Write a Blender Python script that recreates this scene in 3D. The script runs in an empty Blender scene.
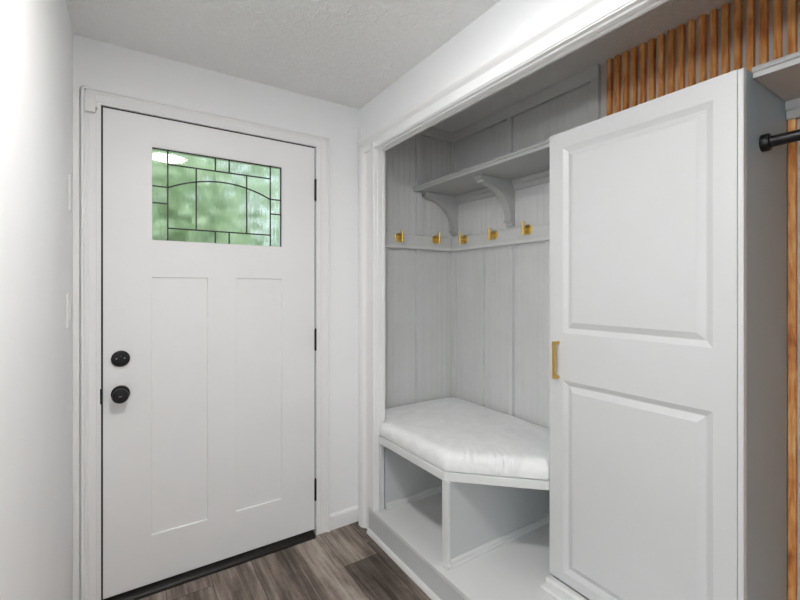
import bpy, bmesh, math, random
from mathutils import Vector, Matrix, noise
random.seed(7)
S = bpy.context.scene
COL = S.collection
PI = math.pi

# ------------------------------------------------------------------ helpers
class MB:
    """collects solids and links them as ONE mesh object"""
    def __init__(self): self.bm = bmesh.new()
    def box(self, x0, x1, y0, y1, z0, z1, bev=0.0, seg=2):
        t = bmesh.new()
        bmesh.ops.create_cube(t, size=1)
        for v in t.verts:
            v.co = Vector(((x0+x1)/2+v.co.x*(x1-x0), (y0+y1)/2+v.co.y*(y1-y0), (z0+z1)/2+v.co.z*(z1-z0)))
        if bev > 0:
            bmesh.ops.bevel(t, geom=t.edges[:], offset=bev, segments=seg, affect='EDGES', profile=0.6)
        self._add(t); return self
    def prism(self, pts, fn, h0, h1, bev=0.0):
        """pts: closed 2D outline; fn(a,b,h)->xyz"""
        t = bmesh.new()
        lo = [t.verts.new(fn(a, b, h0)) for a, b in pts]
        hi = [t.verts.new(fn(a, b, h1)) for a, b in pts]
        n = len(pts)
        for i in range(n):
            t.faces.new((lo[i], lo[(i+1) % n], hi[(i+1) % n], hi[i]))
        t.faces.new(lo[::-1]); t.faces.new(hi)
        bmesh.ops.recalc_face_normals(t, faces=t.faces[:])
        if bev > 0:
            bmesh.ops.bevel(t, geom=t.edges[:], offset=bev, segments=2, affect='EDGES', profile=0.6)
        self._add(t); return self
    def lathe(self, prof, origin, axis, n=40):
        """prof: list of (radius, distance along axis); closed at both ends"""
        t = bmesh.new()
        ax = Vector(axis).normalized()
        u = ax.orthogonal().normalized(); w = ax.cross(u)
        o = Vector(origin); rings = []
        for r, d in prof:
            if r < 1e-6:
                rings.append([t.verts.new(o+ax*d)])
            else:
                rings.append([t.verts.new(o+ax*d+(u*math.cos(2*PI*k/n)+w*math.sin(2*PI*k/n))*r) for k in range(n)])
        for a, b in zip(rings, rings[1:]):
            for k in range(n):
                k2 = (k+1) % n
                if len(a) == 1 and len(b) == 1: continue
                if len(a) == 1: t.faces.new((a[0], b[k], b[k2]))
                elif len(b) == 1: t.faces.new((a[k], b[0], a[k2]))
                else: t.faces.new((a[k], b[k], b[k2], a[k2]))
        if len(rings[0]) > 1: t.faces.new(rings[0])
        if len(rings[-1]) > 1: t.faces.new(rings[-1][::-1])
        bmesh.ops.recalc_face_normals(t, faces=t.faces[:])
        self._add(t); return self
    def strip(self, path, w, y0, y1):
        """flat ribbon of width w along a path in XZ with depth y0..y1"""
        pts = [Vector((p[0], 0, p[1])) for p in path]
        L, R = [], []
        for i, p in enumerate(pts):
            d = (pts[min(i+1, len(pts)-1)]-pts[max(i-1, 0)]).normalized()
            nrm = Vector((-d.z, 0, d.x))
            L.append(p+nrm*w/2); R.append(p-nrm*w/2)
        out = [(v.x, v.z) for v in L]+[(v.x, v.z) for v in R[::-1]]
        return self.prism(out, lambda a, b, h: (a, h, b), y0, y1)
    def _add(self, t):
        m = bpy.data.meshes.new('tmp'); t.to_mesh(m); t.free()
        self.bm.from_mesh(m); bpy.data.meshes.remove(m)
    def build(self, name, mat, parent=None, smooth=False):
        me = bpy.data.meshes.new(name)
        if smooth:
            for f in self.bm.faces: f.smooth = True
        self.bm.to_mesh(me); self.bm.free()
        o = bpy.data.objects.new(name, me); COL.objects.link(o)
        me.materials.append(mat)
        if smooth:
            try: me.set_sharp_from_angle(angle=math.radians(38))
            except Exception: pass
        if parent:
            o.parent = parent
            p = Vector((0, 0, 0)); q = parent
            while q: p += q.location; q = q.parent
            me.transform(Matrix.Translation(-p))
        return o

def tag(o, label=None, cat=None, group=None, kind=None):
    if label: o['label'] = label
    if cat: o['category'] = cat
    if group: o['group'] = group
    if kind: o['kind'] = kind
    return o
def thing(name, loc, label, cat, group=None):
    o = bpy.data.objects.new(name, None); COL.objects.link(o)
    o.location = loc; o.empty_display_size = .05
    return tag(o, label, cat, group)
def struct(o, label=None):
    return tag(o, label, None, None, 'structure')

def panel_slab(mb, fn, u0, u1, v0, v1, th, panels):
    """a slab whose front (w=0) carries panels. fn(u,v,w)->xyz, w = depth into the slab (negative is proud).
    panel = (pu0,pu1,pv0,pv1, profile) ; profile = [(inset, depth)...]; last None means a through hole"""
    t = bmesh.new(); cache = {}
    def V(u, v, w):
        k = (round(u, 5), round(v, 5), round(w, 5))
        if k not in cache: cache[k] = t.verts.new(fn(u, v, w))
        return cache[k]
    def quad(*p):
        try: t.faces.new([V(*q) for q in p])
        except ValueError: pass
    us = sorted({u0, u1, *[p[0] for p in panels], *[p[1] for p in panels]})
    vs = sorted({v0, v1, *[p[2] for p in panels], *[p[3] for p in panels]})
    holes = [p for p in panels if p[4][-1] is None]
    for w, pl in ((0, panels), (th, holes)):
        for a, b in zip(us, us[1:]):
            for c, d in zip(vs, vs[1:]):
                cu, cv = (a+b)/2, (c+d)/2
                if any(p[0] < cu < p[1] and p[2] < cv < p[3] for p in pl): continue
                quad((a, c, w), (b, c, w), (b, d, w), (a, d, w))
    # rim, subdivided so edges match
    for a, b in zip(us, us[1:]):
        quad((a, v0, 0), (b, v0, 0), (b, v0, th), (a, v0, th)); quad((a, v1, 0), (b, v1, 0), (b, v1, th), (a, v1, th))
    for c, d in zip(vs, vs[1:]):
        quad((u0, c, 0), (u0, d, 0), (u0, d, th), (u0, c, th)); quad((u1, c, 0), (u1, d, 0), (u1, d, th), (u1, c, th))
    def ring(A, B):
        ca = [(A[0], A[2]), (A[1], A[2]), (A[1], A[3]), (A[0], A[3])]
        cb = [(B[0], B[2]), (B[1], B[2]), (B[1], B[3]), (B[0], B[3])]
        for i in range(4):
            j = (i+1) % 4
            quad((*ca[i], A[4]), (*ca[j], A[4]), (*cb[j], B[4]), (*cb[i], B[4]))
    for p in panels:
        # split outer edge so that it meets the grid: first ring has the grid's own vertices at its corners only
        prev = (p[0], p[1], p[2], p[3], 0)
        for st in p[4]:
            if st is None:
                ring(prev, (prev[0], prev[1], prev[2], prev[3], th)) if prev[4] != th else None
                prev = None; break
            i, d = st
            cur = (p[0]+i, p[1]-i, p[2]+i, p[3]-i, d)
            ring(prev, cur); prev = cur
        if prev:
            quad((prev[0], prev[2], prev[4]), (prev[1], prev[2], prev[4]), (prev[1], prev[3], prev[4]), (prev[0], prev[3], prev[4]))
    bmesh.ops.recalc_face_normals(t, faces=t.faces[:])
    mb._add(t)

# ------------------------------------------------------------------ materials
def new_mat(name):
    m = bpy.data.materials.new(name); m.use_nodes = True
    nt = m.node_tree; nt.nodes.clear()
    out = nt.nodes.new('ShaderNodeOutputMaterial')
    b = nt.nodes.new('ShaderNodeBsdfPrincipled')
    nt.links.new(b.outputs[0], out.inputs[0])
    return m, nt, b, out
def lin(c):
    return tuple(((x/255)/12.92 if x/255 <= .04045 else ((x/255+.055)/1.055)**2.4) for x in c)+(1,)
def tex_noise(nt, scale, detail=3, rough=.5, vec=None, dist=0):
    n = nt.nodes.new('ShaderNodeTexNoise')
    n.inputs['Scale'].default_value = scale; n.inputs['Detail'].default_value = detail
    n.inputs['Roughness'].default_value = rough; n.inputs['Distortion'].default_value = dist
    if vec: nt.links.new(vec, n.inputs['Vector'])
    return n
def ramp(nt, src, stops):
    r = nt.nodes.new('ShaderNodeValToRGB'); e = r.color_ramp.elements
    while len(e) < len(stops): e.new(.5)
    for el, (p, c) in zip(e, stops): el.position = p; el.color = c
    nt.links.new(src, r.inputs[0]); return r
def obj_vec(nt, scale=(1, 1, 1)):
    tc = nt.nodes.new('ShaderNodeTexCoord'); mp = nt.nodes.new('ShaderNodeMapping')
    mp.inputs['Scale'].default_value = scale
    nt.links.new(tc.outputs['Object'], mp.inputs[0]); return mp.outputs[0]
def bump(nt, bsdf, src, strength, dist=.01):
    b = nt.nodes.new('ShaderNodeBump'); b.inputs['Strength'].default_value = strength; b.inputs['Distance'].default_value = dist
    nt.links.new(src, b.inputs['Height']); nt.links.new(b.outputs[0], bsdf.inputs['Normal']); return b
def paint(name, rgb, rough=.45, var=.03, bs=.06, scale=60, spec=.35):
    m, nt, b, o = new_mat(name)
    v = obj_vec(nt)
    n = tex_noise(nt, 5, 4, .6, v)
    c = lin(rgb)
    lo = tuple(x*(1-var) for x in c[:3])+(1,); hi = tuple(min(1, x*(1+var)) for x in c[:3])+(1,)
    r = ramp(nt, n.outputs[0], [(.3, lo), (.7, hi)])
    nt.links.new(r.outputs[0], b.inputs['Base Color'])
    b.inputs['Roughness'].default_value = rough
    b.inputs['Specular IOR Level'].default_value = spec
    n2 = tex_noise(nt, scale, 3, .6, v)
    bump(nt, b, n2.outputs[0], bs, .004)
    return m

M = {}
M['wall'] = paint('wall_paint', (241, 242, 243), .6, .012, .12, 90, .25)
M['trim'] = paint('trim_paint', (238, 238, 238), .4, .008, .008)
M['door'] = paint('door_paint', (238, 238, 238), .42, .012, .05, 140)
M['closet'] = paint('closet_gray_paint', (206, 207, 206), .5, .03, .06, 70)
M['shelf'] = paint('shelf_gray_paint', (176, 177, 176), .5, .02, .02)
M['bench'] = paint('bench_gray_paint', (214, 215, 214), .5, .02, .03)
M['riser'] = paint('riser_gray_paint', (196, 198, 199), .5, .02, .05)
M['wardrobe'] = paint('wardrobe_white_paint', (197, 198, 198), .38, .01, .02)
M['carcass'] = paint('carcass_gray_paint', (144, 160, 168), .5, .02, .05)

def ceiling_mat():
    m, nt, b, o = new_mat('stomped_ceiling')
    v = obj_vec(nt)
    w = tex_noise(nt, 14, 2, .5, v)
    mx = nt.nodes.new('ShaderNodeMix'); mx.data_type = 'VECTOR'; mx.inputs[0].default_value = .06
    nt.links.new(v, mx.inputs[4]); nt.links.new(w.outputs['Color'], mx.inputs[5])
    vo = nt.nodes.new('ShaderNodeTexVoronoi'); vo.feature = 'DISTANCE_TO_EDGE'; vo.inputs['Scale'].default_value = 17
    nt.links.new(mx.outputs[1], vo.inputs['Vector'])
    n = tex_noise(nt, 27, 3, .6, mx.outputs[1], 2.2)
    r = ramp(nt, n.outputs[0], [(.42, (0, 0, 0, 1)), (.5, (.75, .75, .75, 1)), (.56, (.1, .1, .1, 1))])
    r2 = ramp(nt, vo.outputs[0], [(0, (.6, .6, .6, 1)), (.12, (0, 0, 0, 1))])
    ad = nt.nodes.new('ShaderNodeMath'); ad.operation = 'ADD'
    nt.links.new(r.outputs[0], ad.inputs[0]); nt.links.new(r2.outputs[0], ad.inputs[1])
    b.inputs['Base Color'].default_value = lin((247, 247, 246)); b.inputs['Roughness'].default_value = .8
    bump(nt, b, ad.outputs[0], .55, .008)
    return m
M['ceiling'] = ceiling_mat()

def floor_mat():
    m, nt, b, o = new_mat('weathered_planks')
    tc = nt.nodes.new('ShaderNodeTexCoord'); sp = nt.nodes.new('ShaderNodeSeparateXYZ')
    nt.links.new(tc.outputs['Object'], sp.inputs[0])
    def mth(op, a, bb=None):
        n = nt.nodes.new('ShaderNodeMath'); n.operation = op
        for i, s in enumerate((a, bb)):
            if s is None: continue
            if isinstance(s, (int, float)): n.inputs[i].default_value = s
            else: nt.links.new(s, n.inputs[i])
        return n.outputs[0]
    W = .178
    xs = mth('DIVIDE', mth('ADD', sp.outputs[0], 10*W-.673), W)
    xi = mth('FLOOR', xs); xf = mth('FRACT', xs)
    wn = nt.nodes.new('ShaderNodeTexWhiteNoise'); wn.noise_dimensions = '1D'; nt.links.new(xi, wn.inputs['W'])
    ys = mth('DIVIDE', mth('ADD', sp.outputs[1], mth('MULTIPLY', wn.outputs[0], 5.0)), 1.22)
    yi = mth('FLOOR', ys); yf = mth('FRACT', ys)
    cb = nt.nodes.new('ShaderNodeCombineXYZ'); nt.links.new(xi, cb.inputs[0]); nt.links.new(yi, cb.inputs[1])
    w2 = nt.nodes.new('ShaderNodeTexWhiteNoise'); w2.noise_dimensions = '2D'; nt.links.new(cb.outputs[0], w2.inputs['Vector'])
    # grain, shifted per plank
    mp = nt.nodes.new('ShaderNodeMapping'); mp.inputs['Scale'].default_value = (44, 1.7, 1)
    off = nt.nodes.new('ShaderNodeVectorMath'); off.operation = 'MULTIPLY_ADD'
    off.inputs[1].default_value = (7, 9, 3); nt.links.new(w2.outputs['Color'], off.inputs[0]); nt.links.new(tc.outputs['Object'], off.inputs[2])
    nt.links.new(off.outputs[0], mp.inputs[0])
    g = tex_noise(nt, 1, 6, .68, mp.outputs[0], .6)
    mp2 = nt.nodes.new('ShaderNodeMapping'); mp2.inputs['Scale'].default_value = (7, 1.6, 1); nt.links.new(off.outputs[0], mp2.inputs[0])
    g2 = tex_noise(nt, 1, 4, .6, mp2.outputs[0], 1.2)
    mp3 = nt.nodes.new('ShaderNodeMapping'); mp3.inputs['Scale'].default_value = (12, 60, 1); nt.links.new(off.outputs[0], mp3.inputs[0])
    g3 = tex_noise(nt, 1, 3, .6, mp3.outputs[0], .4)
    s = mth('ADD', mth('MULTIPLY', g.outputs[0], .52), mth('MULTIPLY', g2.outputs[0], .50))
    s = mth('ADD', s, mth('MULTIPLY', mth('SUBTRACT', g3.outputs[0], .5), .05))
    s = mth('ADD', s, mth('MULTIPLY', mth('SUBTRACT', w2.outputs[0], .5), .16))
    r = ramp(nt, s, [(.34, lin((58, 50, 45))), (.46, lin((100, 89, 81))), (.55, lin((134, 122, 113))), (.68, lin((178, 167, 156)))])
    e1 = mth('LESS_THAN', xf, .012); e2 = mth('LESS_THAN', yf, .0022)
    e = mth('MAXIMUM', e1, e2)
    mx = nt.nodes.new('ShaderNodeMix'); mx.data_type = 'RGBA'
    nt.links.new(e, mx.inputs[0]); nt.links.new(r.outputs[0], mx.inputs[6]); mx.inputs[7].default_value = lin((45, 40, 37))
    nt.links.new(mx.outputs[2], b.inputs['Base Color'])
    b.inputs['Roughness'].default_value = .5; b.inputs['Specular IOR Level'].default_value = .3
    h = mth('SUBTRACT', mth('MULTIPLY', g.outputs[0], .4), e)
    bump(nt, b, h, .35, .002)
    return m
M['floor'] = floor_mat()

def wood_mat():
    m, nt, b, o = new_mat('stained_slat_wood')
    inf = nt.nodes.new('ShaderNodeObjectInfo')
    tc = nt.nodes.new('ShaderNodeTexCoord')
    off = nt.nodes.new('ShaderNodeVectorMath'); off.operation = 'ADD'
    cb = nt.nodes.new('ShaderNodeCombineXYZ')
    mu = nt.nodes.new('ShaderNodeMath'); mu.operation = 'MULTIPLY'; mu.inputs[1].default_value = 37
    nt.links.new(inf.outputs['Random'], mu.inputs[0])
    for i in range(3): nt.links.new(mu.outputs[0], cb.inputs[i])
    nt.links.new(tc.outputs['Object'], off.inputs[0]); nt.links.new(cb.outputs[0], off.inputs[1])
    mp = nt.nodes.new('ShaderNodeMapping'); mp.inputs['Scale'].default_value = (60, 60, 5); nt.links.new(off.outputs[0], mp.inputs[0])
    n = tex_noise(nt, 1, 5, .6, mp.outputs[0], 1.5)
    mp2 = nt.nodes.new('ShaderNodeMapping'); mp2.inputs['Scale'].default_value = (18, 18, 9); nt.links.new(off.outputs[0], mp2.inputs[0])
    n2 = tex_noise(nt, 1, 3, .5, mp2.outputs[0], .8)
    ad = nt.nodes.new('ShaderNodeMath'); ad.operation = 'MULTIPLY_ADD'; ad.inputs[1].default_value = .55
    nt.links.new(n.outputs[0], ad.inputs[0])
    m3 = nt.nodes.new('ShaderNodeMath'); m3.operation = 'MULTIPLY'; m3.inputs[1].default_value = .45; nt.links.new(n2.outputs[0], m3.inputs[0])
    nt.links.new(m3.outputs[0], ad.inputs[2])
    r = ramp(nt, ad.outputs[0], [(.32, lin((150, 82, 34))), (.43, lin((206, 130, 62))), (.54, lin((230, 164, 94))), (.66, lin((246, 204, 142)))])
    nt.links.new(r.outputs[0], b.inputs['Base Color']); b.inputs['Roughness'].default_value = .45
    bump(nt, b, n.outputs[0], .1, .002)
    return m
M['wood'] = wood_mat()

def metal(name, rgb, rough, met=1.0):
    m, nt, b, o = new_mat(name)
    v = obj_vec(nt, (40, 40, 40)); n = tex_noise(nt, 3, 2, .5, v)
    c = lin(rgb); r = ramp(nt, n.outputs[0], [(.3, tuple(x*.94 for x in c[:3])+(1,)), (.7, c)])
    nt.links.new(r.outputs[0], b.inputs['Base Color'])
    b.inputs['Metallic'].default_value = met; b.inputs['Roughness'].default_value = rough
    return m
M['brass'] = metal('polished_brass', (238, 202, 112), .28)
M['brass_brushed'] = metal('brushed_brass', (216, 180, 104), .42)
M['black'] = metal('matte_black_metal', (16, 16, 17), .38, .2)
M['rubber'] = metal('black_rubber', (18, 18, 18), .6, 0)
M['sill'] = metal('dark_bronze_sill', (34, 31, 29), .42, .3)
M['steel'] = metal('worn_steel', (150, 150, 150), .35)
M['came'] = metal('dark_lead_came', (52, 56, 54), .5, .1)
M['plastic'] = paint('white_plastic', (236, 236, 233), .4, .01, .0)

def fabric_mat():
    m, nt, b, o = new_mat('pale_gray_suede')
    v = obj_vec(nt)
    n = tex_noise(nt, 9, 5, .65, v, .8)
    r = ramp(nt, n.outputs[0], [(.32, lin((222, 223, 223))), (.5, lin((229, 230, 230))), (.7, lin((235, 236, 236)))])
    nt.links.new(r.outputs[0], b.inputs['Base Color']); b.inputs['Roughness'].default_value = .85
    b.inputs['Sheen Weight'].default_value = .15
    n2 = tex_noise(nt, 420, 2, .5, v); bump(nt, b, n2.outputs[0], .1, .002)
    return m
M['fabric'] = fabric_mat()

def glass_mat():
    m, nt, b, o = new_mat('textured_privacy_glass')
    nt.nodes.remove(b)
    v = obj_vec(nt, (1, 1, .16))
    n = tex_noise(nt, 26, 3, .55, v, 1.2)
    bp = nt.nodes.new('ShaderNodeBump'); bp.inputs['Strength'].default_value = .5; bp.inputs['Distance'].default_value = .006
    nt.links.new(n.outputs[0], bp.inputs['Height'])
    rf = nt.nodes.new('ShaderNodeBsdfRefraction'); rf.inputs['Roughness'].default_value = .22; rf.inputs['IOR'].default_value = 1.12
    rf.inputs['Color'].default_value = (.93, .97, .94, 1); nt.links.new(bp.outputs[0], rf.inputs['Normal'])
    n3 = tex_noise(nt, 22, 3, .6, v, .6)
    bp2 = nt.nodes.new('ShaderNodeBump'); bp2.inputs['Strength'].default_value = .04; bp2.inputs['Distance'].default_value = .004
    nt.links.new(n3.outputs[0], bp2.inputs['Height'])
    gl = nt.nodes.new('ShaderNodeBsdfGlossy'); gl.inputs['Roughness'].default_value = .03; nt.links.new(bp2.outputs[0], gl.inputs['Normal'])
    fr = nt.nodes.new('ShaderNodeFresnel'); fr.inputs['IOR'].default_value = 1.45
    mx = nt.nodes.new('ShaderNodeMixShader')
    nt.links.new(fr.outputs[0], mx.inputs[0]); nt.links.new(rf.outputs[0], mx.inputs[1]); nt.links.new(gl.outputs[0], mx.inputs[2])
    nt.links.new(mx.outputs[0], o.inputs[0])
    return m
M['glass'] = glass_mat()

def clear_glass():
    m, nt, b, o = new_mat('clear_window_glass')
    b.inputs['Transmission Weight'].default_value = 1; b.inputs['Roughness'].default_value = 0; b.inputs['IOR'].default_value = 1.45
    return m
M['clear'] = clear_glass()

def emis(name, rgb, st):
    m, nt, b, o = new_mat(name)
    b.inputs['Base Color'].default_value = (.9, .9, .9, 1)
    b.inputs['Emission Color'].default_value = rgb+(1,); b.inputs['Emission Strength'].default_value = st
    return m
LAMP = 140.0
M['lamp'] = emis('lit_lamp_diffuser', (1.0, .985, .965), LAMP)

def leaf_mat(name, a, c):
    m, nt, b, o = new_mat(name)
    v = obj_vec(nt); n = tex_noise(nt, 2.5, 4, .6, v)
    r = ramp(nt, n.outputs[0], [(.35, lin(a)), (.65, lin(c))])
    nt.links.new(r.outputs[0], b.inputs['Base Color']); b.inputs['Roughness'].default_value = .6
    return m
M['leaf'] = leaf_mat('leaf_green', (150, 178, 130), (212, 224, 190))
M['leaf2'] = leaf_mat('leaf_blue_green', (160, 188, 148), (214, 228, 198))
M['bark'] = leaf_mat('bark_brown', (84, 70, 58), (120, 104, 88))
M['grass'] = leaf_mat('grass_green', (104, 146, 80), (150, 184, 112))

# ------------------------------------------------------------------ dimensions (metres; the camera stands over x=0, y=0)
CEIL = 2.315
XL, YB = -.18, 2.10          # faces of the left wall and of the wall with the door
XR, XRI = 1.098, 1.140       # room face and closet face of the wall with the closet opening
XC, YC = 1.795, 2.105        # faces of the closet's back and left wall
ZP = .135                    # closet platform
YJ = 1.90                    # left jamb of the closet opening
HZ = 2.038                   # underside of its header
YE = -.48                    # right jamb of the opening (outside the view)
YCR = -.60                   # closet's right wall

# ------------------------------------------------------------------ room shell
struct(MB().box(-3.2, 1.90, -2.5, 2.25, -.06, 0).build('floor', M['floor']), 'grey brown wood plank floor')
struct(MB().box(-3.3, 1.95, -2.6, 2.25, CEIL, CEIL+.1).build('ceiling', M['ceiling']), 'white stomp textured ceiling')
struct(MB().box(-.30, XL, .80, 2.25, 0, CEIL).build('wall_left', M['wall']), 'plain white wall beside the door')
w = MB()
w.box(-.18, -.115, YB, 2.25, 0, CEIL).box(.862, XC, YB, 2.25, 0, CEIL) if False else None
w.box(XL, -.112, YB, 2.25, 0, CEIL); w.box(.860, XR, YB, 2.25, 0, CEIL); w.box(-.112, .860, YB, 2.25, 2.080, CEIL)
struct(w.build('wall_back', M['wall']), 'white wall around the front door')
w = MB()
w.box(XR, XRI, -2.5, YE, 0, CEIL).box(XR, XRI, YE, YJ, HZ, CEIL).box(XR, XRI, YJ, 2.25, ZP, CEIL).box(XR, XRI, 1.965, 2.25, 0, ZP)
struct(w.build('wall_right', M['wall']), 'white wall with the wide closet opening')
# the part of the room behind the camera
struct(MB().box(-3.2, -.30, .80, .92, 0, CEIL).build('wall_side', M['wall']), 'white wall of the adjoining space')
wy0, wy1, wz0, wz1 = -2.3, .5, 1.05, 2.10
w = MB()
w.box(-3.32, -3.2, -2.62, wy0, 0, CEIL).box(-3.32, -3.2, wy1, .92, 0, CEIL).box(-3.32, -3.2, wy0, wy1, 0, wz0).box(-3.32, -3.2, wy0, wy1, wz1, CEIL)
struct(w.build('wall_far', M['wall']), 'white wall of the adjoining space with an added wide window, facing the closet')
w = MB()
w.box(-3.2, -1.6, -2.62, -2.5, 0, CEIL).box(.4, 1.14, -2.62, -2.5, 0, CEIL).box(-1.6, .4, -2.62, -2.5, 0, .9).box(-1.6, .4, -2.62, -2.5, 2.1, CEIL)
struct(w.build('wall_rear', M['wall']), 'white wall with an added window, opposite the front door')
w = MB()  # unseen window, added as a setting for the rear fill light
for a, b_, c, d in ((-1.6, .4, .9, .95), (-1.6, .4, 2.05, 2.1), (-1.6, -1.55, .95, 2.05), (.35, .4, .95, 2.05), (-.625, -.575, .95, 2.05)):
    w.box(a, b_, -2.60, -2.53, c, d, .004)
wn = struct(w.build('added_window_2', M['trim']), 'unseen white framed window opposite the front door, added for the fill light')
MB().box(-1.55, .35, -2.57, -2.564, .95, 2.05).build('pane', M['clear'], wn)
w = MB(); wm = (wy0+wy1)/2  # unseen wide window, added to house the fill from the left
for a, b_, c, d in ((wy0, wy1, wz0, wz0+.05), (wy0, wy1, wz1-.05, wz1), (wy0, wy0+.05, wz0+.05, wz1-.05), (wy1-.05, wy1, wz0+.05, wz1-.05), (wm-.025, wm+.025, wz0+.05, wz1-.05)):
    w.box(-3.30, -3.23, a, b_, c, d, .004)
wn = struct(w.build('added_window_1', M['trim']), 'unseen wide white framed window added for the fill light')
MB().box(-3.27, -3.264, wy0+.05, wy1-.05, wz0+.05, wz1-.05).build('pane', M['clear'], wn)

# closet walls: beadboard on the left wall and the left half of the back wall
def bead_profile(a0, a1, pitch=.041, gw=.0045, gd=.0019):
    pts = [(a0, 0)]; a = a0+pitch*.5
    while a < a1-gw:
        pts += [(a-gw/2, 0), (a-gw*.25, gd), (a+gw*.25, gd), (a+gw/2, 0)]; a += pitch
    return pts+[(a1, 0)]
p = bead_profile(XRI, XC)
out = [(a, YC+d) for a, d in p]+[(XC+.10, YC), (XC+.10, 2.25), (XRI, 2.25)]
struct(MB().prism(out, lambda a, b, h: (a, b, h), 0, CEIL).build('wall_closet_left', M['closet']), 'grey beadboard wall at the left end of the closet')
p = bead_profile(1.085, YC)
out = [(XC+d, a) for a, d in p]+[(XC+.10, YC), (XC+.10, YCR-.1), (XC, YCR-.1)]
struct(MB().prism(out, lambda a, b, h: (a, b, h), 0, CEIL).build('wall_closet_back', M['closet']), 'grey beadboard wall at the back of the closet')
struct(MB().box(XRI, XC, YCR-.1, YCR, 0, CEIL).build('wall_closet_right', M['closet']), 'grey wall at the right end of the closet')

tn = [0]
def trim(mb, mat, label):
    tn[0] += 1
    return struct(mb.build('trim_%d' % tn[0], mat), label)

# ---- door casing, jamb
CP = [(.000, .000), (.000, .020), (.002, .022), (.009, .022), (.011, .019), (.0115, .0155), (.018, .0155), (.0195, .0135), (.026, .0115), (.050, .0135), (.053, .0110), (.0535, .0085), (.058, .008), (.060, .000)]  # (across from outer edge, proud)
def casing_leg(mb, fn, z0, z1, prof=CP):
    mb.prism(prof, fn, z0, z1)
cw = .060
o_l, i_l = -.153, -.093
w = MB()
w.prism(CP, lambda a, b, h: (o_l+a, YB-b, h), 0, 2.112)
w.prism(CP, lambda a, b, h: (.913-a, YB-b, h), 0, 2.112)
w.prism(CP, lambda a, b, h: (h, YB-b, 2.113-a), o_l, .913)
# jambs and stops
w.box(-.112, -.0885, YB-.012, 2.25, 0, 2.08).box(.8385, .860, YB-.012, 2.25, 0, 2.08).box(-.0885, .8385, YB-.012, 2.25, 2.0525, 2.08)
trim(w, M['trim'], 'white moulded casing around the front door')
# thin filler strip between casing and left wall
trim(MB().box(XL, -.158, YB-.012, YB, 0, 2.098, .003), M['trim'], 'narrow white filler strip beside the door casing')

# ---- front door
DZ0, DZ1 = .029, 2.0465
def dfn(u, v, w_): return (u, YB+w_, v)
d = MB()
rec = [(.0015, .0012), (.003, .007)]
panel_slab(d, dfn, -.082, .832, DZ0, DZ1, .045, [
    (.0895, .6585, 1.5125, 1.9185, [(.0, .0), (.0012, -.0015), (.0022, .001), None]),
    (.089, .314, .235, 1.353, rec), (.437, .658, .235, 1.353, rec)])
door = struct(d.build('door_1', M['door']), 'white shaker front door with a leaded glass light')
gp = MB().box(.0915, .6565, 2.1085, 2.1145, 1.5145, 1.9165).build('glass_pane', M['glass'], door)
gp['label'] = 'textured privacy glass pane'
c = MB(); y0, y1 = 2.1045, 2.1082
def cm(x0, z0, x1, z1, w_=.0062): c.strip([(x0, z0), (x1, z1)], w_, y0, y1)
gx0, gx1, gz0, gz1 = .0915, .6535, 1.5145, 1.9150
cm(.151, gz0, .151, gz1); cm(.601, gz0, .601, gz1); cm(gx1, gz0, gx1, gz1); cm(gx0, gz1, gx1, gz1, .008)
cm(.151, 1.852, .601, 1.852); cm(.151, 1.570, .601, 1.570); cm(.265, 1.570, .265, 1.852); cm(.487, 1.570, .487, 1.852)
for x in (.346, .407): cm(x, 1.852, x, gz1); cm(x, gz0, x, 1.570)
for x0, x1 in ((gx0, .151), (.601, gx1)):
    for z in (1.750, 1.677): cm(x0, z, x1, z)
arc = [(.376+(-.225+.45*t), 1.749+.054*(1-(2*t-1)**2)) for t in [k/24 for k in range(25)]]
c.strip(arc, .0062, y0, y1)
c.build('leaded_came', M['came'], door)
# weatherstrip behind the gap
ws = MB(); ws.box(-.0885, -.080, 2.112, 2.13, .029, 2.0525).box(.830, .8385, 2.112, 2.13, .029, 2.0525).box(-.08, .83, 2.112, 2.13, 2.0440, 2.0525)
ws.box(-.0884, -.0825, 2.1005, 2.112, .029, 2.0524).box(-.0825, .8325, 2.1005, 2.112, 2.0469, 2.0524)
ws.build('weatherstrip', M['rubber'], door)
for zc in (1.824, 1.033, .240):
    h = MB()
    for k in range(5):
        zz = zc-.053+k*.0213
        h.lathe([(.0066, 0), (.0066, .0205)], (.8355, YB-.0065, zz), (0, 0, 1), 16)
    h.lathe([(.0045, -.004), (.0055, 0), (.0055, .110), (.004, .114)], (.8355, YB-.0065, zc-.055), (0, 0, 1), 16)
    h.build('hinge', M['black'], door, True)
# deadbolt and knob
kx = -.022
db = MB().lathe([(0.033, 0), (.0335, .003), (.0335, .009), (.031, .0125), (.024, .0135), (0, .0135)], (kx, YB, 1.011), (0, -1, 0), 48).build('deadbolt', M['black'], door, True)
MB().box(kx-.003, kx+.003, YB-.024, YB-.0136, .998, 1.024, .002).build('thumb_turn', M['black'], db)
for dx in (-.014, .014):
    MB().lathe([(.003, 0), (.003, .001), (0, .0014)], (kx+dx, YB-.0136, 1.013), (0, -1, 0), 12).build('screw', M['steel'], db, True)
kn = MB().lathe([(.0335, 0), (.0335, .006), (.030, .010), (.014, .012), (.012, .028), (.016, .034), (.026, .040), (.0295, .048), (.0295, .056), (.026, .062), (.010, .0645), (0, .065)], (kx, YB, .865), (0, -1, 0), 48).build('door_knob', M['black'], door, True)
MB().box(kx-.006, kx+.006, YB-.0665, YB-.065, .8635, .8665, .0004).build('lock_button', M['steel'], kn)
MB().box(-.0915, -.0832, YB-.0135, YB+.002, .832, .895, .002).build('strike_plate', M['black'], door)
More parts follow.
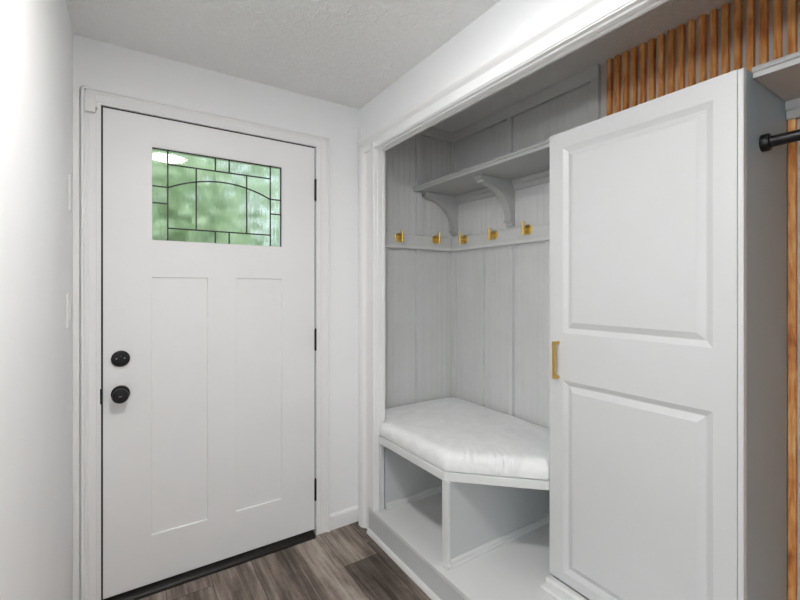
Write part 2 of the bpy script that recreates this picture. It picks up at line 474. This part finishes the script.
# sill and sweep
s_ = MB(); s_.prism([(2.064, 0), (2.066, .010), (2.072, .015), (2.0745, .0135), (2.0765, .018), (2.098, .021), (2.16, .026), (2.25, .026), (2.25, 0)], lambda a, b, h: (h, a, b), -.0880, .8245)
trim(s_, M['sill'], 'dark metal threshold under the front door')
MB().box(-.0815, .8315, 2.104, 2.140, .0225, .0288).build('door_sweep', M['rubber'], door)

# ---- baseboard on the back wall, right of the door
w = MB(); bp = [(0, 0), (.014, 0), (.014, .070), (.010, .078), (.004, .083), (0, .083)]
w.prism(bp, lambda a, b, h: (h, YB-a, b), .914, XR)
struct(w.build('baseboard_back', M['trim']), 'white baseboard between the door and the closet')
w = MB(); w.prism(bp, lambda a, b, h: (XR-a, h, b), 2.063, YB-.0145)
struct(w.build('baseboard_right', M['trim']), 'short white baseboard in the corner')

# ---- closet opening casing and jamb
w = MB(); fx = 1.082
def leg(y_o, y_m, y_i, z0, z1, sgn):
    pass
prof_leg = [(2.062, XR), (2.062, 1.080), (2.056, 1.0700), (2.030, 1.0690), (2.014, 1.0740), (2.004, 1.0840), (1.998, 1.0890), (1.97, 1.0885), (1.94, 1.0840), (1.915, 1.0780), (1.903, 1.0765), (1.900, 1.081), (1.900, XR)]
w.prism(prof_leg, lambda a, b, h: (b, a, h), ZP+.002, HZ+.03)
w.prism([p_ for p_ in prof_leg if p_[0] > 1.965]+[(1.966, 1.0885), (1.966, XR)], lambda a, b, h: (b, a, h), 0, ZP+.002)
prof_head = [(2.122, XR), (2.122, 1.080), (2.119, 1.0700), (2.105, 1.0690), (2.097, 1.0740), (2.091, 1.0840), (2.088, 1.0890), (2.074, 1.0885), (2.060, 1.0840), (2.047, 1.0780), (2.040, 1.0765), (2.038, 1.081), (2.038, XR)]
w.prism(prof_head, lambda a, b, h: (b, h, a), YE-.08, 2.062)
w.prism([(YE-.08, XR), (YE-.08, 1.080), (YE, 1.080), (YE, XR)], lambda a, b, h: (b, a, h), 0, HZ+.002)
trim(w, M['trim'], 'white moulded casing around the closet opening')
w = MB()
jp = [(1.0815, 0), (1.0815, .003), (1.098, .003), (1.0995, .009), (1.113, .009), (1.1145, .0035), (1.128, .0035), (1.1295, .0075), (1.143, .0075), (1.143, 0)]
w.prism(jp, lambda a, b, h: (a, YJ-b, h), .54, HZ-.008)
w.prism(jp, lambda a, b, h: (a, h, HZ-b), YE, YJ)
w.prism(jp, lambda a, b, h: (a, YE+b, h), ZP, HZ-.008)
trim(w, M['trim'], 'grooved white jamb lining inside the closet opening')
trim(MB().box(1.0900, XR, 2.066, YB, .085, 2.205, .002), M['trim'], 'thin white corner strip between door wall and closet casing')

# ---- closet platform
t = thing('closet_platform', (1.4, .75, 0), 'grey painted raised platform forming the closet floor', 'platform')
dk = MB(); XF = 1.080
dk.prism([(XF, YE+.002), (XF, 1.963), (XR, 1.963), (XR, YJ-.0005), (XRI+.004, YJ-.0005), (XRI+.004, YC-.001), (XC-.001, YC-.001), (XC-.001, YCR+.001), (XRI+.004, YCR+.001), (XRI+.004, YE+.002)][::-1], lambda a, b, h: (a, b, h), ZP-.018, ZP, .0015)
dk.build('deck', M['bench'], t)
MB().box(XF+.003, XF+.021, YE+.002, 1.962, 0, ZP-.0185).build('riser', M['riser'], t)
q = [(XF+.003, 0)]+[(XF+.003-.015*math.cos(k*PI/12), .022*math.sin(k*PI/12)) for k in range(7)]
MB().prism(q, lambda a, b, h: (a, h, b), YE+.002, 1.960).build('shoe_moulding', M['bench'], t, True)

# ---- storage bench
ZB = .530
b_ = thing('storage_bench', (1.45, 1.6, ZP), 'grey built-in corner bench with two open cubbies under the cushion', 'bench')
seat = [(1.102, 1.8915), (1.113, 1.367), (1.4135, 1.0735), (XC-.001, 1.0735), (XC-.001, YC-.001), (1.1445, YC-.001), (1.1445, 1.8915)]
MB().prism(seat, lambda a, b, h: (a, b, h), ZB-.035, ZB, .0015).build('seat_board', M['bench'], b_)
MB().box(1.1305, XC-.002, 1.350, 1.378, ZP, ZB-.0355, .001).build('divider', M['riser'], b_)
MB().box(1.117, 1.130, 1.344, 1.383, ZP, ZB-.0355, .002).build('face_strip', M['bench'], b_)
MB().box(1.1445, XC-.002, 1.8925, 1.910, ZP, ZB-.0355).build('side_panel', M['riser'], b_)
MB().box(1.1050, 1.1185, 1.8790, 1.8915, ZP, ZB-.0355, .0015).build('face_strip', M['bench'], b_)
def base_strip(mb, fn, h0, h1): mb.prism([(0, 0), (.016, 0), (.016, .010), (.011, .014), (.011, .026), (.006, .032), (0, .032)], fn, h0, h1)
m_ = MB(); base_strip(m_, lambda a, b, h: (h, 1.350-a, ZP+b), 1.1305, XC-.02); m_.build('base_strip', M['bench'], b_)
m_ = MB(); base_strip(m_, lambda a, b, h: (h, 1.378+a, ZP+b), 1.1305, XC-.02); m_.build('base_strip', M['bench'], b_)
m_ = MB(); base_strip(m_, lambda a, b, h: (h, 1.8925-a, ZP+b), 1.1445, XC-.02); m_.build('base_strip', M['bench'], b_)
m_ = MB(); base_strip(m_, lambda a, b, h: (XC-.002-a, h, ZP+b), 1.075, 1.333); m_.build('base_strip', M['bench'], b_)
m_ = MB(); base_strip(m_, lambda a, b, h: (XC-.002-a, h, ZP+b), 1.395, 1.875); m_.build('base_strip', M['bench'], b_)
MB().box(XC-.014, XC-.002, 1.300, 1.328, ZP+.033, ZB-.033).build('back_batten', M['bench'], b_)
MB().box(1.108, 1.1304, 1.334, 1.392, ZP, ZP+.018, .003).build('base_block', M['bench'], b_)

# ---- cushion
def offset_poly(P, d):
    n = len(P); out = []
    for i in range(n):
        a, b, c_ = Vector(P[i-1]), Vector(P[i]), Vector(P[(i+1) % n])
        e1 = (b-a).normalized(); e2 = (c_-b).normalized()
        n1 = Vector((-e1.y, e1.x)); n2 = Vector((-e2.y, e2.x))
        bis = (n1+n2); bis = bis/max(.25, bis.length_squared)*2 if bis.length > 1e-4 else n1
        out.append(tuple(b+bis*d*1.0))
    return out
def cushion():
    corners = [(1.107, 1.8905, .010), (1.118, 1.369, .03), (1.413, 1.0755, .012), (1.783, 1.0755, .02), (1.783, 2.092, .11), (1.152, 2.092, .02), (1.152, 1.8905, .006)]
    # rounded outline
    out = []
    n = len(corners)
    for i in range(n):
        a = Vector(corners[i-1][:2]); b = Vector(corners[i][:2]); c_ = Vector(corners[(i+1) % n][:2]); r = corners[i][2]
        da = (a-b).normalized(); dc = (c_-b).normalized()
        ang = da.angle(dc); t_ = min(r/math.tan(ang/2), (a-b).length*.45, (c_-b).length*.45)
        p0 = b+da*t_; p1 = b+dc*t_
        for k in range(9):
            s = k/8; out.append(tuple((1-s)**2*p0+2*s*(1-s)*b+s*s*p1))
    # resample
    P = []
    for i in range(len(out)):
        a, b = Vector(out[i]), Vector(out[(i+1) % len(out)])
        m = max(1, int((b-a).length/.006))
        for k in range(m): P.append(tuple(a.lerp(b, k/m)))
    area = sum(P[i-1][0]*P[i][1]-P[i][0]*P[i-1][1] for i in range(len(P)))
    if area < 0: P = P[::-1]
    rings = [(.012, 0), (.003, .006), (0, .022), (.001, .044), (.006, .060), (.014, .071), (.026, .078), (.042, .081)]
    bm = bmesh.new(); R = []
    C0 = Vector((1.46, 1.66))
    for ins, z in rings:
        Q = []
        for p_ in P:
            v = Vector(p_); Q.append(v)
        if ins:
            # smooth inset: average of neighbouring normals
            N = []
            for i in range(len(P)):
                e = (Vector(P[(i+1) % len(P)])-Vector(P[i-1])).normalized(); N.append(Vector((-e.y, e.x)))
            for _ in range(3): N = [((N[i-1]+N[i]*2+N[(i+1) % len(N)])).normalized() for i in range(len(N))]
            Q = [Q[i]+N[i]*ins for i in range(len(P))]
        R.append([bm.verts.new((q_.x, q_.y, ZB+z)) for q_ in Q])
    last = R[-1]
    for k in range(1, 16):
        f = k/16
        R.append([bm.verts.new((v.co.x+(C0.x-v.co.x)*f, v.co.y+(C0.y-v.co.y)*f, ZB+.081+.006*math.sin(f*PI/2))) for v in last])
    for a, b in zip(R, R[1:]):
        for i in range(len(a)):
            j = (i+1) % len(a); bm.faces.new((a[i], a[j], b[j], b[i]))
    cv = bm.verts.new((C0.x, C0.y, ZB+.087))
    for i in range(len(R[-1])): bm.faces.new((R[-1][i], R[-1][(i+1) % len(R[-1])], cv))
    bm.faces.new(R[0][::-1])
    for v in bm.verts:
        h = v.co.z-ZB
        if h > .003:
            k = min(1, h/.05)
            dz = noise.noise(v.co*6)*.0035+noise.noise(v.co*17)*.0008
            # gathered folds along the diagonal front edge
            fx_ = (v.co.x-1.11)+(v.co.y-1.352)*-.96
            along = (v.co.x-1.133)*.684-(v.co.y-1.374)*.730
            dfr = abs((v.co.x-1.133)*.730+(v.co.y-1.374)*.684)    # distance from the diagonal edge
            wgt = max(0, 1-dfr/.075)*max(0, min(1, (along-.05)/.06))*max(0, min(1, (.34-along)/.10))
            f_ = wgt*.0085*math.sin(along*200+dfr*55)*(.65+.7*noise.noise(v.co*13))
            v.co.x -= f_*.55*k; v.co.y -= f_*.6*k; dz += f_*.7
            v.co.z += dz*k
    bmesh.ops.recalc_face_normals(bm, faces=bm.faces[:])
    m = MB(); m._add(bm)
    return m.build('seat_cushion', M['fabric'], None, True)
tag(cushion(), 'thick pale grey fabric cushion covering the corner bench', 'cushion')

# ---- closet trim: battens and top boards
def cbox(x0, x1, y0, y1, z0, z1): return MB().box(x0, x1, y0, y1, z0, z1, .0015)
bt = .022
RZ0, RZ1 = 1.545, 1.632      # hook rail incl. ledge
SH0, SH1 = 1.897, 1.924      # shelf
ZT = 2.255
cz = ZB+.001
trim(cbox(1.490, 1.526, YC-bt, YC, cz, RZ0-.001), M['closet'], 'grey batten on the left closet wall below the hook rail')
trim(cbox(1.490, 1.526, YC-bt, YC, RZ1+.001, SH0-.001), M['closet'], 'grey batten on the left closet wall between rail and shelf')
trim(cbox(1.490, 1.526, YC-bt, YC, SH1+.001, ZT-.001), M['closet'], 'grey batten on the left closet wall above the shelf')
trim(cbox(XRI+.005, XC-bt-.001, YC-bt, YC, ZT, CEIL), M['closet'], 'grey board along the ceiling on the left closet wall')
trim(cbox(XC-bt, XC, 1.083, YC, ZT-.003, CEIL), M['closet'], 'grey board along the ceiling on the back closet wall')
for y, zz0, zz1, s in ((1.826, cz, RZ0-.001, 'left of the pair below the hook rail'), (1.598, cz, RZ0-.001, 'right of the pair below the hook rail')):
    trim(cbox(XC-bt, XC, y-.013, y+.013, zz0, zz1), M['closet'], 'narrow grey batten on the back closet wall, '+s)
trim(cbox(XC-bt, XC, 1.340, 1.366, cz, RZ0-.001), M['closet'], 'narrow grey batten on the back closet wall behind the wardrobe edge')
trim(cbox(XC-bt, XC, 2.066, YC-.0005, cz, RZ0-.001), M['closet'], 'grey corner batten below the hook rail')
trim(cbox(XC-bt, XC, 2.060, YC-.001, SH1+.001, ZT-.004), M['closet'], 'grey corner batten above the shelf')
trim(cbox(XC-bt, XC, 1.596, 1.624, SH1+.001, ZT-.004), M['closet'], 'grey batten on the back closet wall above the shelf')
trim(cbox(XC-bt, XC, 1.084, 1.123, SH1+.001, ZT-.004), M['closet'], 'grey end batten beside the wooden slats')

# ---- hook rails
RT = .018
def hook_rail(name, label, fn, a0, a1):
    r = thing(name, fn(a0, 0, RZ0), label, 'coat rail', None)
    m1 = MB(); m1.prism([(0, 1.562), (RT, 1.562), (RT, RZ1-.004), (RT-.004, RZ1), (0, RZ1)], lambda a, b, h: fn(h, a, b), a0, a1); m1.build('rail_board', M['closet'], r)
    m2 = MB(); m2.prism([(0, RZ0), (.031, RZ0), (.034, RZ0+.003), (.034, 1.5615), (0, 1.5615)], lambda a, b, h: fn(h, a, b), a0, a1); m2.build('ledge', M['bench'], r)
    return r
hook_rail('hook_rail', 'grey hook rail on the short left closet wall with two hooks', lambda a, d_, z: (a, YC-d_, z), XRI+.005, XC-.0345)
hook_rail('hook_rail', 'grey hook rail on the long back closet wall with three hooks', lambda a, d_, z: (XC-d_, a, z), 1.074, YC-.001)

# ---- brass hooks
def hook(label, pos, axis, L=.042):
    h = thing('coat_hook', pos, label, 'coat hook', 'brass coat hooks on the closet rail')
    ax = Vector(axis); p0 = Vector(pos)
    MB().lathe([(.0265, 0), (.0270, .002), (.0270, .0045), (.0250, .006), (0, .006)], p0, ax, 40).build('backplate', M['brass'], h, True)
    MB().lathe([(.0085, .006), (.0085, L-.004)], p0, ax, 20).build('post', M['brass'], h, True)
    e = p0+ax*L
    MB().lathe([(.005, -.032), (.0068, -.031), (.0068, .040), (.005, .041)], e, (0, 0, 1), 20).build('peg', M['brass'], h, True)
yl = YC-RT; xb = XC-RT
hook('brass hook on the left closet wall nearest the closet opening', (1.355, yl-.0005, 1.606), (0, -1, 0))
hook('brass hook on the left closet wall just left of the corner', (1.631, yl-.0005, 1.611), (0, -1, 0))
hook('brass hook on the back closet wall next to the corner', (xb-.0005, 1.973, 1.610), (-1, 0, 0))
hook('brass hook on the back closet wall, middle one of three, left of the curved bracket', (xb-.0005, 1.722, 1.611), (-1, 0, 0))
hook('brass hook on the back closet wall closest to the white wardrobe', (xb-.0005, 1.477, 1.614), (-1, 0, 0))

# ---- shelves
def shelf(label, y0, y1, xb_, cl, brackets):
    s = thing('wall_shelf', (xb_, (y0+y1)/2, SH0), label, 'shelf')
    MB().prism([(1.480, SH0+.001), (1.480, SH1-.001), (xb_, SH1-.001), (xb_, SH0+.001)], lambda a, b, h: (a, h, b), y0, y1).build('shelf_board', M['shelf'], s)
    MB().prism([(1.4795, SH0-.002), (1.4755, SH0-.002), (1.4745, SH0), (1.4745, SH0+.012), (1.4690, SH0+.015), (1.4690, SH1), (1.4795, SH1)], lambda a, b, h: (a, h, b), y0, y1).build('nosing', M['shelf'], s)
    for c0, c1 in cl:
        MB().prism([(xb_, 1.842), (xb_-.012, 1.842), (xb_-.014, 1.846), (xb_-.014, 1.868), (xb_-.022, 1.872), (xb_-.024, 1.876), (xb_-.024, SH0), (xb_, SH0)], lambda a, b, h: (a, h, b), c0, c1).build('cleat', M['shelf'], s)
    for y in brackets:
        pr = [(xb_, 1.650), (xb_, SH0), (1.538, SH0), (1.538, 1.872), (1.555, 1.872), (1.555, 1.860), (1.570, 1.860)]
        cx, czz, rx, rz = 1.570, 1.682, .192, .174
        pr += [(cx+rx*math.sin(k*PI/32), czz+rz*math.cos(k*PI/32)) for k in range(1, 17)]
        pr += [(1.755, 1.682), (1.755, 1.668), (1.772, 1.668), (1.772, 1.650)]
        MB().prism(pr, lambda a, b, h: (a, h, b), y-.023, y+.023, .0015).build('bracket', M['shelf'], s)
shelf('long grey shelf on two curved brackets above the brass hooks', 1.0735, YC-.001, XC-.0005, [(1.0735, 1.582), (1.632, 2.052)], [1.607, 2.078])
shelf('short grey shelf above the black rod, right of the wardrobe', YCR+.001, .441, 1.7735, [(YCR+.001, .441)], [])

# ---- wooden slats
ordn = ['first', 'second', 'third', 'fourth', 'fifth', 'sixth', 'seventh', 'eighth', 'ninth', 'tenth', 'eleventh', 'twelfth', 'thirteenth', 'fourteenth', 'fifteenth', 'sixteenth', 'seventeenth', 'eighteenth']
me0 = None
for i in range(45):
    y = 1.0365-.03558*i
    if y < YCR+.02: break
    if me0 is None:
        o = MB().box(-.0105, .0105, -.0094, .0094, 0, CEIL-.001-ZP, .001, 1).build('wood_slat', M['wood']); first = o
    else:
        o = first.copy(); COL.objects.link(o)
    me0 = o
    o.location = (XC-.0106, y, ZP)
    lab = ('%s orange brown wooden slat from the grey panelling' % ordn[i]) if i < 18 else 'orange brown wooden slat behind the short shelf and rod, past the eighteenth'
    tag(o, lab, 'slat', 'wooden slats on the closet back wall')

# ---- wardrobe
WX, WY0, WY1, WT = 1.415, .4425, 1.0715, 1.911
wd = thing('wardrobe', (1.6, .757, ZP), 'tall white wardrobe with raised panel door, standing on the closet platform', 'wardrobe')
XB = 1.772
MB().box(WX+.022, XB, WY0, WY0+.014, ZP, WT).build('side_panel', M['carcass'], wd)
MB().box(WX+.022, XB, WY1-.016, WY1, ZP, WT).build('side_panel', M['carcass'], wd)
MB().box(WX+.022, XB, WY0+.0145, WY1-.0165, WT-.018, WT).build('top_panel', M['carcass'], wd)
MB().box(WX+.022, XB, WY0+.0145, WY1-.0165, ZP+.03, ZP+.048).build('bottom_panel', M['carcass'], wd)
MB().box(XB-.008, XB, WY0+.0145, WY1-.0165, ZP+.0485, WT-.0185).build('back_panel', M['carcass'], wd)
rp = [(.0015, .001), (.017, .0095), (.020, .0098), (.039, .0012), (.041, 0)]
dm = MB()
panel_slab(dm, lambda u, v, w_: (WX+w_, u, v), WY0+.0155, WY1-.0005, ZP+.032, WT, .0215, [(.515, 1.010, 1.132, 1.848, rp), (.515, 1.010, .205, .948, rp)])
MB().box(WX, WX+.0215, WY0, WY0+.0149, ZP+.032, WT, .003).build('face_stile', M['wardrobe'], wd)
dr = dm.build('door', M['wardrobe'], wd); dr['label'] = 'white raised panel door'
hp = MB(); hx = WX-.027; hy = 1.030
hp.box(hx-.005, hx+.005, hy-.006, hy+.006, .953, 1.098, .001)
for z in (.9585, 1.0925): hp.box(hx+.004, WX-.0003, hy-.005, hy+.005, z-.0055, z+.0055, .0008)
hl = hp.build('pull_handle', M['brass_brushed'], dr); hl['label'] = 'square brass bar pull'
MB().prism([(1.4145, ZP), (1.385, ZP), (1.385, ZP+.022), (1.391, ZP+.027), (1.4145, ZP+.027)], lambda a, b, h: (a, h, b), WY0, 1.066).build('plinth_trim', M['bench'], wd)
MB().prism([(1.3845, ZP), (1.350, ZP), (1.347, ZP+.006), (1.356, ZP+.013), (1.3845, ZP+.014)], lambda a, b, h: (a, h, b), WY0, 1.062).build('shoe_trim', M['bench'], wd)

# ---- closet rod
rd = thing('closet_rod', (1.552, WY0, 1.727), 'black round hanging rod fixed to the grey side of the wardrobe', 'rod')
MB().lathe([(.0158, 0), (.0158, WY0-YCR-.008)], (1.552, WY0-.004, 1.727), (0, -1, 0), 32).build('rod', M['black'], rd, True)
MB().lathe([(.0245, -.0008), (.0250, .003), (.0250, .016), (.0225, .020), (.0162, .021)], (1.552, WY0, 1.727), (0, -1, 0), 36).build('flange', M['black'], rd, True)
MB().lathe([(.0245, -.0008), (.0250, .003), (.0250, .016), (.0225, .020), (.0162, .021)], (1.552, YCR, 1.727), (0, 1, 0), 36).build('flange', M['black'], rd, True)

# ---- small things
sw = thing('light_switch', (XL, 1.92, 1.225), 'white light switch on the left wall next to the door casing', 'light switch')
MB().box(XL, XL+.006, 1.884, 1.957, 1.163, 1.287, .002).build('wall_plate', M['plastic'], sw)
MB().box(XL+.0062, XL+.009, 1.904, 1.937, 1.192, 1.258, .001).build('rocker', M['plastic'], sw)
bx = MB().box(XL, XL+.005, 1.955, 2.02, 1.592, 1.722, .002).build('wall_plate', M['plastic'])
tag(bx, 'blank white plate on the left wall, higher than the light switch', 'wall plate')
cs = thing('contact_sensor', (-.123, YB-.02, 2.036), 'small white sensor box on the upper left corner of the door casing', 'sensor')
MB().box(-.1415, -.1065, YB-.034, YB-.0205, 2.010, 2.062, .0025).build('sensor_case', M['plastic'], cs)
MB().box(-.1062, -.099, YB-.030, YB-.0135, 2.030, 2.042, .001).build('sensor_tab', M['plastic'], cs)

# ---- ceiling lamp (just outside the view; its reflection shows in the door glass)
LX, LY = .258, .600
cl = thing('ceiling_light', (LX, LY, CEIL), 'round lit flush ceiling light reflected in the door glass', 'ceiling light')
MB().lathe([(.140, 0), (.140, .014), (.137, .026), (.130, .0275), (.1225, .024)], (LX, LY, CEIL-.0005), (0, 0, -1), 48).build('lamp_base', M['plastic'], cl, True)
MB().lathe([(.1215, .0245), (.121, .0265), (.117, .029), (.08, .031), (0, .032)], (LX, LY, CEIL-.0005), (0, 0, -1), 48).build('lamp_shade', M['lamp'], cl, True)

# ------------------------------------------------------------------ outside, seen through the textured glass
g = MB().box(-12, 14, 2.30, 26, -.16, -.10).build('lawn', M['grass']); tag(g, 'mown green lawn outside the front door', 'lawn', None, 'stuff')
def leaves(m, c, r, n, size):
    for _ in range(n):
        v = Vector((random.gauss(0, 1), random.gauss(0, 1), random.gauss(0, 1))).normalized()*random.random()**.4
        p_ = Vector((c[0]+v.x*r[0], c[1]+v.y*r[1], c[2]+v.z*r[2]))
        if p_.z < -.05: continue
        a = Vector((random.uniform(-1, 1), random.uniform(-1, 1), random.uniform(-1, 1))).normalized(); b2 = a.orthogonal().normalized()
        s = size*random.uniform(.6, 1.3)
        vs = [m.bm.verts.new(p_+a*s), m.bm.verts.new(p_+b2*s*.5), m.bm.verts.new(p_-a*s), m.bm.verts.new(p_-b2*s*.5)]
        m.bm.faces.new(vs)
def plant(name, label, cat, c, r, n, size, mat, trunk):
    t_ = thing(name, (c[0], c[1], -.1), label, cat)
    m = MB(); leaves(m, c, r, n, size); m.build('crown', mat, t_)
    MB().lathe([(trunk, 0), (trunk*.8, c[2]*.6), (trunk*.4, c[2])], (c[0], c[1], -.1), (0, 0, 1), 12).build('trunk', M['bark'], t_, True)
plant('garden_shrub', 'leafy green shrub blurred behind the left of the door glass', 'shrub', (.55, 6.4, 1.7), (1.0, .8, 1.7), 2000, .11, M['leaf'], .06)
plant('garden_tree', 'broad pale green tree blurred behind the middle of the door glass', 'tree', (1.3, 9.0, 3.2), (2.4, 1.3, 2.4), 2000, .16, M['leaf2'], .14)

# ------------------------------------------------------------------ light
world = bpy.data.worlds.new('sky'); S.world = world; world.use_nodes = True
nt = world.node_tree; bg = nt.nodes['Background']
sky = nt.nodes.new('ShaderNodeTexSky'); sky.sky_type = 'HOSEK_WILKIE'; sky.turbidity = 6; sky.sun_direction = (-.3, -.5, .8)
mixc = nt.nodes.new('ShaderNodeMix'); mixc.data_type = 'RGBA'; mixc.inputs[0].default_value = .75
nt.links.new(sky.outputs[0], mixc.inputs[6]); mixc.inputs[7].default_value = (.86, .93, 1.0, 1)
nt.links.new(mixc.outputs[2], bg.inputs[0]); bg.inputs[1].default_value = 2.2

def area(name, loc, rot, sx, sy, power, col=(1, 1, 1)):
    l = bpy.data.lights.new(name, 'AREA'); l.shape = 'RECTANGLE'; l.size = sx; l.size_y = sy; l.energy = power; l.color = col
    o = bpy.data.objects.new(name, l); o.location = loc; o.rotation_euler = rot; COL.objects.link(o); return o
area('rear_fill', (-.6, -2.48, 1.5), (PI/2+.1, 0, 0), 1.9, 1.1, 6, (.95, .98, 1.0))  # added fill from behind the camera, evens out the walls
# added upward fill standing inside the wide window, to lift the ceiling
area('upward_fill', (-2.96, wm, 1.22), (0, -PI/2-math.radians(62), 0), .45, 2.6, 70, (.97, .99, 1.0))
area('side_fill', (-3.2, wm, (wz0+wz1)/2), (0, -PI/2-math.radians(4), 0), .95, 2.6, 7, (.95, .98, 1.0))  # added fill from the left, towards wardrobe and slats
# ------------------------------------------------------------------ camera
cam = bpy.data.cameras.new('camera'); co = bpy.data.objects.new('camera', cam); COL.objects.link(co)
cam.sensor_fit = 'HORIZONTAL'; cam.sensor_width = 36; cam.lens = 417.71/800*36
cam.shift_y = -(300-288.15)/800
cam.clip_start = .02
co.location = (0, 0, 1.305); co.rotation_euler = (PI/2, 0, -.57905)
S.camera = co
S.view_settings.view_transform = 'Standard'; S.view_settings.look = 'None'
S.view_settings.gamma = 1; S.view_settings.use_curve_mapping = False
S.view_settings.exposure = -0.08
S.cycles.max_bounces = 14; S.cycles.diffuse_bounces = 8
